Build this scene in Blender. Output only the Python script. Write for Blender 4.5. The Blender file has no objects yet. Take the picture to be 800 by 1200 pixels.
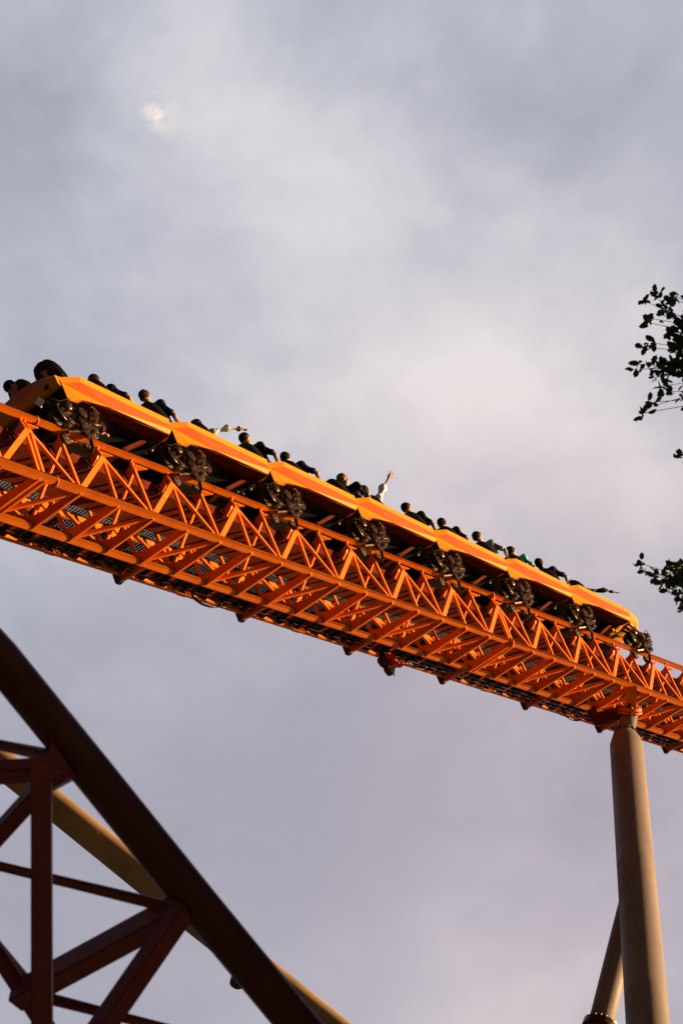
import bpy, bmesh, math, random
from mathutils import Vector, Matrix, noise
random.seed(7)
R = math.radians
S = bpy.context.scene
C = S.collection
PITCH = R(55.5)

# ------------------------------------------------------------------ camera
cd = bpy.data.cameras.new('camera'); cam = bpy.data.objects.new('camera', cd); C.objects.link(cam)
cam.location = (0, 0, 1.6); cam.rotation_euler = (R(90) + PITCH, 0, 0)
cd.sensor_fit = 'VERTICAL'; cd.sensor_height = 36; cd.sensor_width = 24; cd.lens = 85
cd.clip_start = 0.1; cd.clip_end = 5000
cd.dof.use_dof = True; cd.dof.focus_distance = 45; cd.dof.aperture_fstop = 5.0
S.camera = cam

# ------------------------------------------------------------------ light
SUN = Vector((1.0, 0.09, 0.24)).normalized()      # towards the sun
sd = bpy.data.lights.new('sun', 'SUN'); sun = bpy.data.objects.new('sun', sd); C.objects.link(sun)
sd.energy = 5.0; sd.angle = R(0.6); sd.color = (1.0, 0.70, 0.36)
sun.rotation_euler = SUN.to_track_quat('Z', 'Y').to_euler()
S.view_settings.view_transform = 'Standard'; S.view_settings.look = 'None'
S.view_settings.exposure = 1.35; S.view_settings.gamma = 1.0; S.view_settings.use_curve_mapping = False
S.render.engine = 'CYCLES'
S.cycles.max_bounces = 5; S.cycles.diffuse_bounces = 1

def skydir(px, py):            # direction in the sky seen at a place of the 800x1200 picture
    x, y, z = (px-400)/2833.0, -(py-600)/2833.0, 1.0
    s, c = math.sin(PITCH), math.cos(PITCH)
    return Vector((x, -y*s + z*c, y*c + z*s)).normalized()

W = bpy.data.worlds.new('World'); S.world = W; W.use_nodes = True
nt = W.node_tree; N = nt.nodes; LK = nt.links; N.clear()
def nd(tree, kind, **kw):
    n = tree.nodes.new(kind)
    for k, v in kw.items(): setattr(n, k, v)
    return n
out = nd(nt, 'ShaderNodeOutputWorld')
sky = nd(nt, 'ShaderNodeTexSky'); sky.sky_type = 'NISHITA'; sky.sun_disc = False
sky.sun_elevation = math.asin(SUN.z); sky.sun_rotation = math.atan2(SUN.x, SUN.y)
bg1 = nd(nt, 'ShaderNodeBackground'); bg1.inputs[1].default_value = 0.05
LK.new(sky.outputs[0], bg1.inputs[0])
tc = nd(nt, 'ShaderNodeTexCoord')
sep = nd(nt, 'ShaderNodeSeparateXYZ'); LK.new(tc.outputs['Generated'], sep.inputs[0])
mz = nd(nt, 'ShaderNodeMath', operation='MAXIMUM'); LK.new(sep.outputs[2], mz.inputs[0]); mz.inputs[1].default_value = 0.08
dx = nd(nt, 'ShaderNodeMath', operation='DIVIDE'); LK.new(sep.outputs[0], dx.inputs[0]); LK.new(mz.outputs[0], dx.inputs[1])
dy = nd(nt, 'ShaderNodeMath', operation='DIVIDE'); LK.new(sep.outputs[1], dy.inputs[0]); LK.new(mz.outputs[0], dy.inputs[1])
pl = nd(nt, 'ShaderNodeCombineXYZ'); LK.new(dx.outputs[0], pl.inputs[0]); LK.new(dy.outputs[0], pl.inputs[1])
def wnoise(scale, detail, rough, off, dist=0.0):
    m = nd(nt, 'ShaderNodeMapping'); LK.new(pl.outputs[0], m.inputs[0]); m.inputs['Location'].default_value = off
    n = nd(nt, 'ShaderNodeTexNoise'); LK.new(m.outputs[0], n.inputs['Vector'])
    n.inputs['Scale'].default_value = scale; n.inputs['Detail'].default_value = detail
    n.inputs['Roughness'].default_value = rough; n.inputs['Distortion'].default_value = dist
    return n.outputs['Fac']
def wmath(op, a, b, clamp=False):
    m = nd(nt, 'ShaderNodeMath', operation=op); m.use_clamp = clamp
    for i, v in enumerate((a, b)):
        if isinstance(v, (int, float)): m.inputs[i].default_value = v
        else: LK.new(v, m.inputs[i])
    return m.outputs[0]
big = wnoise(4.5, 6, 0.52, (3.1, 1.7, 0), 0.25)
fine = wnoise(14, 8, 0.55, (0.4, 5.2, 0), 0.4)
# directions are jittered by noise so that cloud banks have ragged outlines
jn = nd(nt, 'ShaderNodeTexNoise'); LK.new(tc.outputs['Generated'], jn.inputs['Vector'])
jn.inputs['Scale'].default_value = 9; jn.inputs['Detail'].default_value = 6
js = nd(nt, 'ShaderNodeVectorMath', operation='SUBTRACT'); LK.new(jn.outputs['Color'], js.inputs[0]); js.inputs[1].default_value = (.5, .5, .5)
mid = wnoise(9.5, 7, 0.55, (7.3, 2.2, 0), 0.15)
jm = nd(nt, 'ShaderNodeVectorMath', operation='SCALE'); LK.new(js.outputs[0], jm.inputs[0]); jm.inputs['Scale'].default_value = 0.11
ja = nd(nt, 'ShaderNodeVectorMath', operation='ADD'); LK.new(tc.outputs['Generated'], ja.inputs[0]); LK.new(jm.outputs[0], ja.inputs[1])
def bank(px, py, rad):         # soft 0..1 bank of cloud round a direction, rad in px of the picture
    v = skydir(px, py)
    dn = nd(nt, 'ShaderNodeVectorMath', operation='DISTANCE'); LK.new(ja.outputs[0], dn.inputs[0]); dn.inputs[1].default_value = v
    mr = nd(nt, 'ShaderNodeMapRange', interpolation_type='SMOOTHSTEP'); LK.new(dn.outputs['Value'], mr.inputs['Value'])
    mr.inputs['From Min'].default_value = 0; mr.inputs['From Max'].default_value = rad/2833.0
    mr.inputs['To Min'].default_value = 1; mr.inputs['To Max'].default_value = 0
    return mr.outputs[0]
lum = wmath('ADD', wmath('MULTIPLY', wmath('SUBTRACT', mid, 0.5), 0.62), wmath('MULTIPLY', wmath('SUBTRACT', fine, 0.5), 0.62))
lum = wmath('MULTIPLY', lum, wmath('SUBTRACT', 1.0, wmath('MULTIPLY', bank(360, 1020, 640), 0.95)))
lum = wmath('ADD', lum, wmath('MULTIPLY', wmath('SUBTRACT', big, 0.5), 0.5))
lum = wmath('ADD', lum, 0.42)
for px, py, rad, amt in [(440, 330, 480, .34), (620, 520, 400, .30), (330, 20, 300, .20), (80, 190, 320, -.14),
                         (560, 110, 230, -.10), (60, 1050, 560, -.20), (480, 860, 300, .0), (560, 820, 520, -.07), (640, 130, 180, -.12), (740, 930, 260, -.03), (720, 500, 200, .12), (620, 1160, 260, .20), (240, 560, 260, -.08), (700, 250, 200, -.06)]:
    lum = wmath('ADD', lum, wmath('MULTIPLY', bank(px, py, rad), amt))
cr = nd(nt, 'ShaderNodeValToRGB'); LK.new(lum, cr.inputs[0])
el = cr.color_ramp.elements
el[0].position = 0.0; el[0].color = (0.29, 0.30, 0.385, 1)
el[1].position = 1.0; el[1].color = (0.78, 0.76, 0.77, 1)
e = el.new(0.45); e.color = (0.470, 0.485, 0.560, 1)
e = el.new(0.72); e.color = (0.63, 0.63, 0.675, 1)
# pinker lower towards the sunset side
pk = nd(nt, 'ShaderNodeMix', data_type='RGBA', blend_type='MULTIPLY')
LK.new(wmath('MULTIPLY', bank(700, 980, 1050), 1.0), pk.inputs['Factor']); LK.new(cr.outputs[0], pk.inputs['A']); pk.inputs['B'].default_value = (1.08, 0.935, 0.905, 1)
# the small bright gap in the cloud, catching the sun
ja0 = ja
jm2 = nd(nt, 'ShaderNodeVectorMath', operation='SCALE'); LK.new(js.outputs[0], jm2.inputs[0]); jm2.inputs['Scale'].default_value = 0.02
ja = nd(nt, 'ShaderNodeVectorMath', operation='ADD'); LK.new(tc.outputs['Generated'], ja.inputs[0]); LK.new(jm2.outputs[0], ja.inputs[1])
gap = wmath('MULTIPLY', bank(195, 128, 34), wmath('MULTIPLY', wmath('SUBTRACT', wnoise(60, 6, .65, (1, 1, 0), .5), 0.42, True), 7.0, True), True)
gm = nd(nt, 'ShaderNodeMix', data_type='RGBA'); LK.new(gap, gm.inputs['Factor']); LK.new(pk.outputs['Result'], gm.inputs['A']); gm.inputs['B'].default_value = (1.0, 0.86, 0.76, 1)
# unseen sky away from the view is dimmed to deepen the shade
cv = skydir(400, 500)
dt = nd(nt, 'ShaderNodeVectorMath', operation='DOT_PRODUCT'); LK.new(tc.outputs['Generated'], dt.inputs[0]); dt.inputs[1].default_value = cv
fo = nd(nt, 'ShaderNodeMapRange', interpolation_type='SMOOTHSTEP'); LK.new(dt.outputs['Value'], fo.inputs['Value'])
fo.inputs['From Min'].default_value = 0.60; fo.inputs['From Max'].default_value = 0.975; fo.inputs['To Min'].default_value = 0.03; fo.inputs['To Max'].default_value = 0.42
bg2 = nd(nt, 'ShaderNodeBackground'); LK.new(gm.outputs['Result'], bg2.inputs[0]); LK.new(fo.outputs[0], bg2.inputs[1])
mx = nd(nt, 'ShaderNodeMixShader'); mx.inputs[0].default_value = 0.93
LK.new(bg1.outputs[0], mx.inputs[1]); LK.new(bg2.outputs[0], mx.inputs[2]); LK.new(mx.outputs[0], out.inputs[0])

# ------------------------------------------------------------------ materials
def mat(name, col, rough=0.5, metal=0.0, var=0.12, scale=3.0, bump=0.0, col2=None, spec=0.5, coat=0.0, bscale=40, streak=None, grime=0.0):
    m = bpy.data.materials.new(name); m.use_nodes = True
    t = m.node_tree; b = t.nodes['Principled BSDF']
    tcn = t.nodes.new('ShaderNodeTexCoord')
    mp = t.nodes.new('ShaderNodeMapping'); t.links.new(tcn.outputs['Object'], mp.inputs[0])
    if streak: mp.inputs['Scale'].default_value = streak
    n = t.nodes.new('ShaderNodeTexNoise'); t.links.new(mp.outputs[0], n.inputs['Vector'])
    n.inputs['Scale'].default_value = scale; n.inputs['Detail'].default_value = 7; n.inputs['Roughness'].default_value = 0.62
    r = t.nodes.new('ShaderNodeValToRGB'); t.links.new(n.outputs['Fac'], r.inputs[0])
    c2 = col2 or tuple(c*(1-var*2.2) for c in col)
    r.color_ramp.elements[0].position = 0.33; r.color_ramp.elements[0].color = (*c2, 1)
    r.color_ramp.elements[1].position = 0.62; r.color_ramp.elements[1].color = (*[min(1, c*(1+var*0.4)) for c in col], 1)
    if grime:        # oily smears and chips with a shape of their own
        g = t.nodes.new('ShaderNodeTexNoise'); t.links.new(tcn.outputs['Object'], g.inputs['Vector']); g.inputs['Scale'].default_value = 7.5; g.inputs['Detail'].default_value = 9; g.inputs['Roughness'].default_value = 0.72
        gr = t.nodes.new('ShaderNodeValToRGB'); t.links.new(g.outputs['Fac'], gr.inputs[0]); gr.color_ramp.elements[0].position = 0.56; gr.color_ramp.elements[0].color = (0, 0, 0, 1); gr.color_ramp.elements[1].position = 0.74; gr.color_ramp.elements[1].color = (grime,)*3 + (1,)
        gx = t.nodes.new('ShaderNodeMix'); gx.data_type = 'RGBA'; t.links.new(gr.outputs[0], gx.inputs['Factor']); t.links.new(r.outputs[0], gx.inputs['A']); gx.inputs['B'].default_value = (col[0]*.22, col[1]*.22, col[2]*.4, 1)
        t.links.new(gx.outputs['Result'], b.inputs['Base Color'])
    else: t.links.new(r.outputs[0], b.inputs['Base Color'])
    rr = t.nodes.new('ShaderNodeMapRange'); t.links.new(n.outputs['Fac'], rr.inputs['Value'])
    rr.inputs['To Min'].default_value = min(1, rough*1.35); rr.inputs['To Max'].default_value = rough*0.75
    t.links.new(rr.outputs[0], b.inputs['Roughness'])
    b.inputs['Metallic'].default_value = metal; b.inputs['Specular IOR Level'].default_value = spec
    b.inputs['Coat Weight'].default_value = coat; b.inputs['Coat Roughness'].default_value = 0.15
    if bump:
        n2 = t.nodes.new('ShaderNodeTexNoise'); t.links.new(tcn.outputs['Object'], n2.inputs['Vector']); n2.inputs['Scale'].default_value = bscale
        n2.inputs['Detail'].default_value = 5
        bp = t.nodes.new('ShaderNodeBump'); bp.inputs['Strength'].default_value = bump; bp.inputs['Distance'].default_value = 0.02
        t.links.new(n2.outputs['Fac'], bp.inputs['Height']); t.links.new(bp.outputs[0], b.inputs['Normal'])
    return m
M = dict(
    orange=mat('orange track paint', (0.76, 0.158, 0.004), 0.45, var=0.10, scale=2.2, col2=(0.66, 0.112, 0.003), spec=0.18, grime=0.5),
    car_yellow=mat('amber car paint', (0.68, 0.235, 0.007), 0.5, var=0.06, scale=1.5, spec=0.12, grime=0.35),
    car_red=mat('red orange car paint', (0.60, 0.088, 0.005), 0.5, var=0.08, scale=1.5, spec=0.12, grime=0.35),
    car_under=mat('deep red underside', (0.22, 0.025, 0.004), 0.6, spec=0.06, var=0.2, scale=3),  # darker red for the flanges and the walkway cross tubes
    black=mat('black moulded plastic', (0.012, 0.011, 0.012), 0.45, var=0.2, scale=8, spec=0.5),
    rubber=mat('dark wheel tyre', (0.035, 0.020, 0.014), 0.5, var=0.3, scale=14),
    greasy=mat('greasy dark steel', (0.10, 0.045, 0.022), 0.30, metal=0.7, var=0.35, scale=16, col2=(0.010, 0.007, 0.006)),
    steel=mat('bare steel', (0.34, 0.22, 0.14), 0.3, metal=0.9, var=0.3, scale=20),
    grate=mat('galvanised grating', (0.10, 0.105, 0.12), 0.5, metal=0.3, var=0.2, scale=8),
    shade_red=mat('dull red shade colour', (0.12, 0.018, 0.006), 0.8, var=0.25, scale=4, spec=0.04),  # dark base stands in for shade on trough, saddle and outriggers
    white=mat('white plate', (0.80, 0.80, 0.80), 0.5, var=0.03),
    tan=mat('tan column paint', (0.21, 0.148, 0.132), 0.6, var=0.10, scale=1.1, col2=(0.17, 0.118, 0.102), bump=0.12, bscale=30, spec=0.25, streak=(2.5, 2.5, .5), grime=0.4),
    tan2=mat('ochre tube paint', (0.33, 0.20, 0.11), 0.55, var=0.12, scale=1.3, col2=(0.24, 0.14, 0.075), bump=0.12, bscale=30, spec=0.25),
    maroon=mat('maroon steel', (0.20, 0.034, 0.042), 0.5, var=0.18, scale=2.5, spec=0.3, bump=0.06),  # one even maroon base for the near lattice
    skin=mat('skin', (0.36, 0.18, 0.115), 0.5, var=0.07, scale=6),
    hair=mat('dark brown hair', (0.030, 0.015, 0.008), 0.6, spec=0.06, var=0.3, scale=60, bump=0.5, bscale=120),
    hair_grey=mat('greying hair', (0.20, 0.15, 0.12), 0.7, spec=0.06, var=0.3, scale=60, bump=0.5, bscale=120),
    hair_brown=mat('reddish brown hair', (0.075, 0.030, 0.015), 0.6, spec=0.06, var=0.3, scale=60, bump=0.5, bscale=120),
    cl_black=mat('black cloth', (0.012, 0.012, 0.014), 0.85, spec=0.06, var=0.2, scale=12, bump=0.4, bscale=30),
    cl_navy=mat('navy cloth', (0.025, 0.035, 0.085), 0.85, spec=0.06, var=0.2, scale=12, bump=0.4, bscale=30),
    cl_grey=mat('pale grey cloth', (0.44, 0.44, 0.46), 0.85, spec=0.06, var=0.12, scale=12, bump=0.4, bscale=30),
    cl_white=mat('white cloth', (0.68, 0.72, 0.80), 0.85, spec=0.06, var=0.08, scale=12, bump=0.4, bscale=30),
    cl_blue=mat('pale blue cloth', (0.30, 0.42, 0.56), 0.85, spec=0.06, var=0.12, scale=12, bump=0.4, bscale=30),
    cl_teal=mat('teal cloth', (0.16, 0.62, 0.60), 0.85, spec=0.06, var=0.12, scale=12, bump=0.4, bscale=30),
    cl_jeans=mat('denim', (0.05, 0.07, 0.13), 0.85, spec=0.06, var=0.2, scale=12),
    cable=mat('black cable', (0.012, 0.010, 0.010), 0.5),
    bark=mat('bark', (0.09, 0.065, 0.045), 0.9, var=0.3, scale=6, bump=0.8, bscale=14),
    leaf=mat('oak leaves', (0.040, 0.065, 0.020), 0.6, var=0.3, scale=2.0, col2=(0.022, 0.036, 0.012)),
    ground=mat('dry park ground', (0.05, 0.055, 0.030), 0.95, var=0.3, scale=0.35, col2=(0.06, 0.045, 0.03), bump=0.5, bscale=6),
    asphalt=mat('asphalt', (0.05, 0.05, 0.05), 0.9, var=0.2, scale=1.5, bump=0.4, bscale=60),
    concrete=mat('concrete', (0.32, 0.31, 0.29), 0.9, var=0.12, scale=2, bump=0.3),
)

# ------------------------------------------------------------------ helpers
def tag(o, label=None, cat=None, group=None, kind=None):
    if label: o['label'] = label
    if cat: o['category'] = cat
    if group: o['group'] = group
    if kind: o['kind'] = kind
    return o
def obj(name, bm, m, parent=None, smooth=False, angle=None):
    me = bpy.data.meshes.new(name); bm.normal_update(); bm.to_mesh(me); bm.free()
    for x in (m if isinstance(m, (list, tuple)) else [m]): me.materials.append(x)
    if smooth or angle:
        for p in me.polygons: p.use_smooth = True
        if angle: me.set_sharp_from_angle(angle=R(angle))
    o = bpy.data.objects.new(name, me); C.objects.link(o)
    if parent: o.parent = parent
    return o
def empty(name, matrix, label, cat, group=None):
    o = bpy.data.objects.new(name, None); C.objects.link(o); o.empty_display_size = 0.3
    o.matrix_world = matrix
    return tag(o, label, cat, group)
def copy_tree(o, parent=None):
    c = o.copy(); C.objects.link(c); c.parent = parent
    for ch in list(o.children):
        copy_tree(ch, c)
    return c
def box(bm, lo, hi, mi=0):
    vs = [bm.verts.new((x, y, z)) for x in (lo[0], hi[0]) for y in (lo[1], hi[1]) for z in (lo[2], hi[2])]
    for f in ((0,1,3,2),(4,6,7,5),(0,4,5,1),(2,3,7,6),(0,2,6,4),(1,5,7,3)):
        fc = bm.faces.new([vs[i] for i in f]); fc.material_index = mi
def frame_of(d, up=Vector((0, 0, 1))):
    d = d.normalized()
    if abs(d.dot(up)) > 0.98: up = Vector((0, 1, 0))
    a = d.cross(up).normalized(); b = a.cross(d).normalized()
    return a, b
def bar(bm, p, q, w, h, up=Vector((0, 0, 1))):     # rectangular section, w across, h along up
    p = Vector(p); q = Vector(q); a, b = frame_of(q-p, up)
    vs = []
    for c in (p, q):
        for sx, sy in ((-1,-1),(1,-1),(1,1),(-1,1)): vs.append(bm.verts.new(c + a*sx*w/2 + b*sy*h/2))
    for f in ((0,1,2,3),(7,6,5,4),(0,4,5,1),(1,5,6,2),(2,6,7,3),(3,7,4,0)): bm.faces.new([vs[i] for i in f])
def tube(bm, pts, rad, seg=12, caps=True):
    pts = [Vector(p) for p in pts]
    if isinstance(rad, (int, float)): rad = [rad]*len(pts)
    rings = []; pa = None
    for i, p in enumerate(pts):
        d = (pts[min(i+1, len(pts)-1)] - pts[max(i-1, 0)]).normalized()
        if pa is None: a, b = frame_of(d)
        else:
            a = (pa - d*pa.dot(d)).normalized(); b = d.cross(a)
        pa = a
        rings.append([bm.verts.new(p + (a*math.cos(2*math.pi*k/seg) + b*math.sin(2*math.pi*k/seg))*rad[i]) for k in range(seg)])
    for i in range(len(rings)-1):
        for k in range(seg):
            bm.faces.new((rings[i][k], rings[i][(k+1) % seg], rings[i+1][(k+1) % seg], rings[i+1][k]))
    if caps: bm.faces.new(rings[0][::-1]); bm.faces.new(rings[-1])
def lathe(bm, origin, axis, prof, seg=20):         # prof: (distance along axis, radius)
    origin = Vector(origin); axis = Vector(axis).normalized(); a, b = frame_of(axis)
    rings = [[bm.verts.new(origin + axis*s + (a*math.cos(2*math.pi*k/seg)+b*math.sin(2*math.pi*k/seg))*max(r, 1e-4)) for k in range(seg)] for s, r in prof]
    for i in range(len(rings)-1):
        for k in range(seg): bm.faces.new((rings[i][k], rings[i][(k+1) % seg], rings[i+1][(k+1) % seg], rings[i+1][k]))
    bm.faces.new(rings[0][::-1]); bm.faces.new(rings[-1])
def poly(bm, pts, mi=0):
    f = bm.faces.new([bm.verts.new(p) for p in pts]); f.material_index = mi; return f
def ball(bm, c, r, sub=2, scale=(1, 1, 1), rot=None):
    mt = Matrix.Translation(c) @ (rot or Matrix.Identity(4)) @ Matrix.Diagonal((r*scale[0], r*scale[1], r*scale[2], 1))
    bmesh.ops.create_icosphere(bm, subdivisions=sub, radius=1, matrix=mt)
def camp(px, py, dist):        # a point dist metres away along the view axis, in metres
    x, y, z = (px-400)/2833.0*dist, -(py-600)/2833.0*dist, dist
    s, c = math.sin(PITCH), math.cos(PITCH)
    return Vector((x, -y*s + z*c, y*c + z*s + 1.6))
B = bmesh.new

# ------------------------------------------------------------------ ground
bm = B(); poly(bm, [(-1500, -1500, 0), (1500, -1500, 0), (1500, 1500, 0), (-1500, 1500, 0)])
tag(obj('ground', bm, M['ground']), kind='structure')
bm = B(); poly(bm, [(-60, -3, .004), (60, -3, .004), (60, 2.5, .004), (-60, 2.5, .004)])
tag(obj('path', bm, M['asphalt']), kind='structure')

# ------------------------------------------------------------------ track frame: x along the climb, y outboard towards the viewer, z off the rails
TM = Matrix(((0.52864979, -0.77079882, -0.35552577, -4.12055958),
             (0.64013657, 0.63707834, -0.42936739, 21.03453455),
             (0.55745364, -0.00060007, 0.83020785, 34.26497068),
             (0, 0, 0, 1)))
q = TM.to_3x3().to_quaternion()
TM = Matrix.Translation(TM.translation) @ q.to_matrix().to_4x4()
# shapes in this frame are modelled with y outboard and mirrored into the right-handed frame at the end
def at(t, y=0, z=0): return TM @ Matrix.Translation((t, -y, z))
def tw(v): return TM @ Vector((v[0], -v[1], v[2]))
framed = []
T0, T1 = -7.0, 33.0
PB = 0.954; L0 = -0.60
RR, RC = 0.074, 0.092
YN, YF, YFR, ZC = -0.06, -1.13, -1.19, -1.12

track = empty('coaster_track', at(T0), 'sunlit orange lattice lift track climbing across the picture on its four pipes', 'coaster track'); framed.append(track)
def tp(t, y, z): return Vector((t-T0, y, z))
bm = B(); tube(bm, [tp(T0, 0, 0), tp(T1, 0, 0)], RR, 20); obj('running_rail', bm, M['orange'], track, angle=40)
bm = B(); tube(bm, [tp(T0, YFR, 0), tp(T1, YFR, 0)], RR, 20); obj('running_rail', bm, M['orange'], track, angle=40)
bm = B(); tube(bm, [tp(T0, YN, ZC), tp(T1, YN, ZC)], RC, 20); obj('lower_chord', bm, M['orange'], track, angle=40)
bm = B(); tube(bm, [tp(T0, YF, ZC), tp(T1, YF, ZC)], RC, 20); obj('lower_chord', bm, M['orange'], track, angle=40)
# weld collars on the pipes
for (y, z, r) in ((0, 0, RR), (YN, ZC, RC)):
    for t in (-1.25, 13.65, 27.5):
        bm = B(); lathe(bm, tp(t, y, z), (1, 0, 0), [(-.012, r+.001), (-.006, r+.006), (.006, r+.006), (.012, r+.001)], 20)
        obj('weld_seam', bm, M['orange'], track, angle=50)
nb = int((T1-T0)/PB)
i0 = math.ceil((T0+.3-L0)/PB)
joints = (-1.55, 13.71)
for i in range(i0, i0+nb-1):
    t = L0 + i*PB
    if t > T1-.4: break
    joint = any(abs(t-j) < .3 for j in joints)
    # cross beam: deep plate, deeper where it meets the far chord
    for dtt in ((-.07, .07) if joint else (0,)):
        bm = B(); th = .055
        prof = [(YN, ZC-.075), (YF, ZC-.075), (YF, ZC+.19), (YF+.16, ZC+.11), (YF+.30, ZC+.085), (YN-.22, ZC+.05), (YN, ZC+.09)]
        va = [bm.verts.new(tp(t+dtt-th/2, y, z)) for y, z in prof]; vb = [bm.verts.new(tp(t+dtt+th/2, y, z)) for y, z in prof]
        bm.faces.new(va); bm.faces.new(vb[::-1])
        for k in range(len(prof)): bm.faces.new((va[k], vb[k], vb[(k+1) % len(prof)], va[(k+1) % len(prof)]))
        bmesh.ops.recalc_face_normals(bm, faces=bm.faces)
        obj('cross_beam', bm, M['orange'], track)
    # tie between the rails with its gusset plates
    bm = B()
    prof = [(-.03, -.07), (-.25, -.16), (YFR+.25, -.16), (YFR+.03, -.07), (YFR+.10, -.22), (YFR+.3, -.34), (-.3, -.34), (-.10, -.22)]
    va = [bm.verts.new(tp(t-.03, y, z)) for y, z in prof]; vb = [bm.verts.new(tp(t+.03, y, z)) for y, z in prof]
    bm.faces.new(va); bm.faces.new(vb[::-1])
    for k in range(len(prof)): bm.faces.new((va[k], vb[k], vb[(k+1) % len(prof)], va[(k+1) % len(prof)]))
    for s in (0, 1):
        yy = -.02 if s == 0 else YFR+.02; yi = -.26 if s == 0 else YFR+.26
        pts = [(t+.03, yy), (t+.36, yy), (t+.03, yi)]
        va = [bm.verts.new(tp(a, b, -.105)) for a, b in pts]; vb = [bm.verts.new(tp(a, b, -.12)) for a, b in pts]
        bm.faces.new(va); bm.faces.new(vb[::-1])
        for k in range(3): bm.faces.new((va[k], vb[k], vb[(k+1) % 3], va[(k+1) % 3]))
    bmesh.ops.recalc_face_normals(bm, faces=bm.faces)
    obj('rail_tie', bm, M['orange'], track)
    if i % 2:      # top node over mid bay
        for (yr, yc, far) in ((0, YN, 0), (YFR, YF, 1)):
            sgn = -1 if not far else 1
            zt = -.27; yt = yr + (yc-yr)*.24
            bm = B()
            for dtt in ((-.06, .06) if joint else (0,)):
                tube(bm, [tp(t+dtt*.8, yr+sgn*.015, -.03), tp(t+dtt*.9, yr+sgn*.035, -.14), tp(t+dtt, yt, zt)], .034, 8)
                bar(bm, tp(t+dtt, yt, zt), tp(t+dtt, yc, ZC), .052, .052, Vector((1, 0, 0)))
            obj('post', bm, M['orange'], track)
            bm = B(); bar(bm, tp(t-.01, yt, zt), tp(t-PB+.03, yc, ZC+.02), .095, .06, Vector((0, 1, 0))); obj('diagonal_brace', bm, M['orange'], track)
            bm = B(); bar(bm, tp(t+.01, yt, zt), tp(t+PB-.07, yc, ZC+.02), .052, .052, Vector((0, 1, 0))); obj('diagonal_brace', bm, M['orange'], track)
    else:
        for (yr, yc, far) in ((0, YN, 0), (YFR, YF, 1)):
            sgn = -1 if not far else 1
            bm = B()
            tube(bm, [tp(t-.05, yr+sgn*.01, -.03), tp(t-.05, yr+sgn*.05, -.13), tp(t-.03, yr+sgn*.055, -.22)], .036, 8)
            bar(bm, tp(t-.03, yr+sgn*.055, -.20), tp(t, yc, ZC), .055, .055, Vector((1, 0, 0)))
            obj('post', bm, M['orange'], track)
        # bottom-face and internal diagonals
        bm = B(); bar(bm, tp(t, YN-.02, ZC-.01), tp(t-PB, YF, ZC+.0), .06, .06); obj('wind_brace', bm, M['orange'], track)
        bm = B(); bar(bm, tp(t, YF+.03, ZC+.06), tp(t, -.10, -.22), .05, .05, Vector((1, 0, 0))); obj('inner_brace', bm, M['orange'], track)
# lift cable trough between the rails
bm = B()
for y0, y1, z0, z1 in ((-1.085, -.24, -.36, -.345), (-1.10, -1.085, -.36, -.16), (-.24, -.225, -.36, -.16)):
    box(bm, (0, y0, z0), (T1-T0, y1, z1))
obj('cable_trough', bm, M['shade_red'], track)
bm = B(); tube(bm, [tp(T0, -.6, -.26), tp(T1, -.6, -.26)], .02, 8); obj('lift_cable', bm, M['greasy'], track, smooth=True)

# far-side walkway: grating on cross tubes, an edge channel and dark cantilever brackets
bm = B(); za = -.34
for k in range(int((T1-T0)/.085)): box(bm, (k*.085, -1.72, za-.03), (k*.085+.014, -1.104, za))
for k in range(14): y = -1.12-k*.045; box(bm, (0, y-.004, za-.028), (T1-T0, y+.004, za-.002))
wk = obj('walkway_grating', bm, M['grate'], track)
bm = B()
for k in range(int((T1-T0)/.318)): box(bm, (k*.318, -2.198, za-.012), (k*.318+.285, -1.73, za-.004)); box(bm, (k*.318+.26, -2.198, za-.06), (k*.318+.285, -1.73, za-.012))
obj('tread_plate', bm, M['black'], wk)
for k in range(int((T1-T0)/.636)):
    t = T0 + .2 + k*.636
    bm = B(); tube(bm, [tp(t, -1.30, za-.075), tp(t, -2.20, za-.075)], .06, 10, True); o = obj('cross_tube', bm, M['car_under'], wk, smooth=False, angle=40)
bm = B(); box(bm, (0, -2.24, za-.135), (T1-T0, -2.205, za+.03)); box(bm, (0, -2.205, za-.135), (T1-T0, -2.17, za-.123)); obj('edge_channel', bm, M['orange'], wk)
bm = B(); box(bm, (0, -1.345, za-.13), (T1-T0, -1.30, za+.02)); obj('edge_channel', bm, M['orange'], wk)
bm = B(); tube(bm, [tp(T0, -2.0, za-.20), tp(T1, -2.0, za-.20)], .022, 8); obj('conduit', bm, M['black'], wk, smooth=True)
bm = B(); tube(bm, [tp(T0, -1.9, za-.2), tp(T1, -1.9, za-.2)], .016, 8); obj('conduit', bm, M['black'], wk, smooth=True)
for k in range(-2, 8):
    t = 3.45 + k*3.80
    bm = B()
    bar(bm, tp(t, YF, -.62), tp(t, -2.27, za-.17), .09, .11); obj('bracket', bm, M['orange'], wk)
    bm = B(); box(bm, tuple(tp(t-.10, -2.33, za-.25)), tuple(tp(t+.03, -2.245, za-.06))); obj('end_plate', bm, M['black'], wk)
    bm = B(); box(bm, tuple(tp(t+1.7, -2.26, za-.13)), tuple(tp(t+1.95, -2.242, za-.03))); obj('splice_plate', bm, M['orange'], wk)

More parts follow.
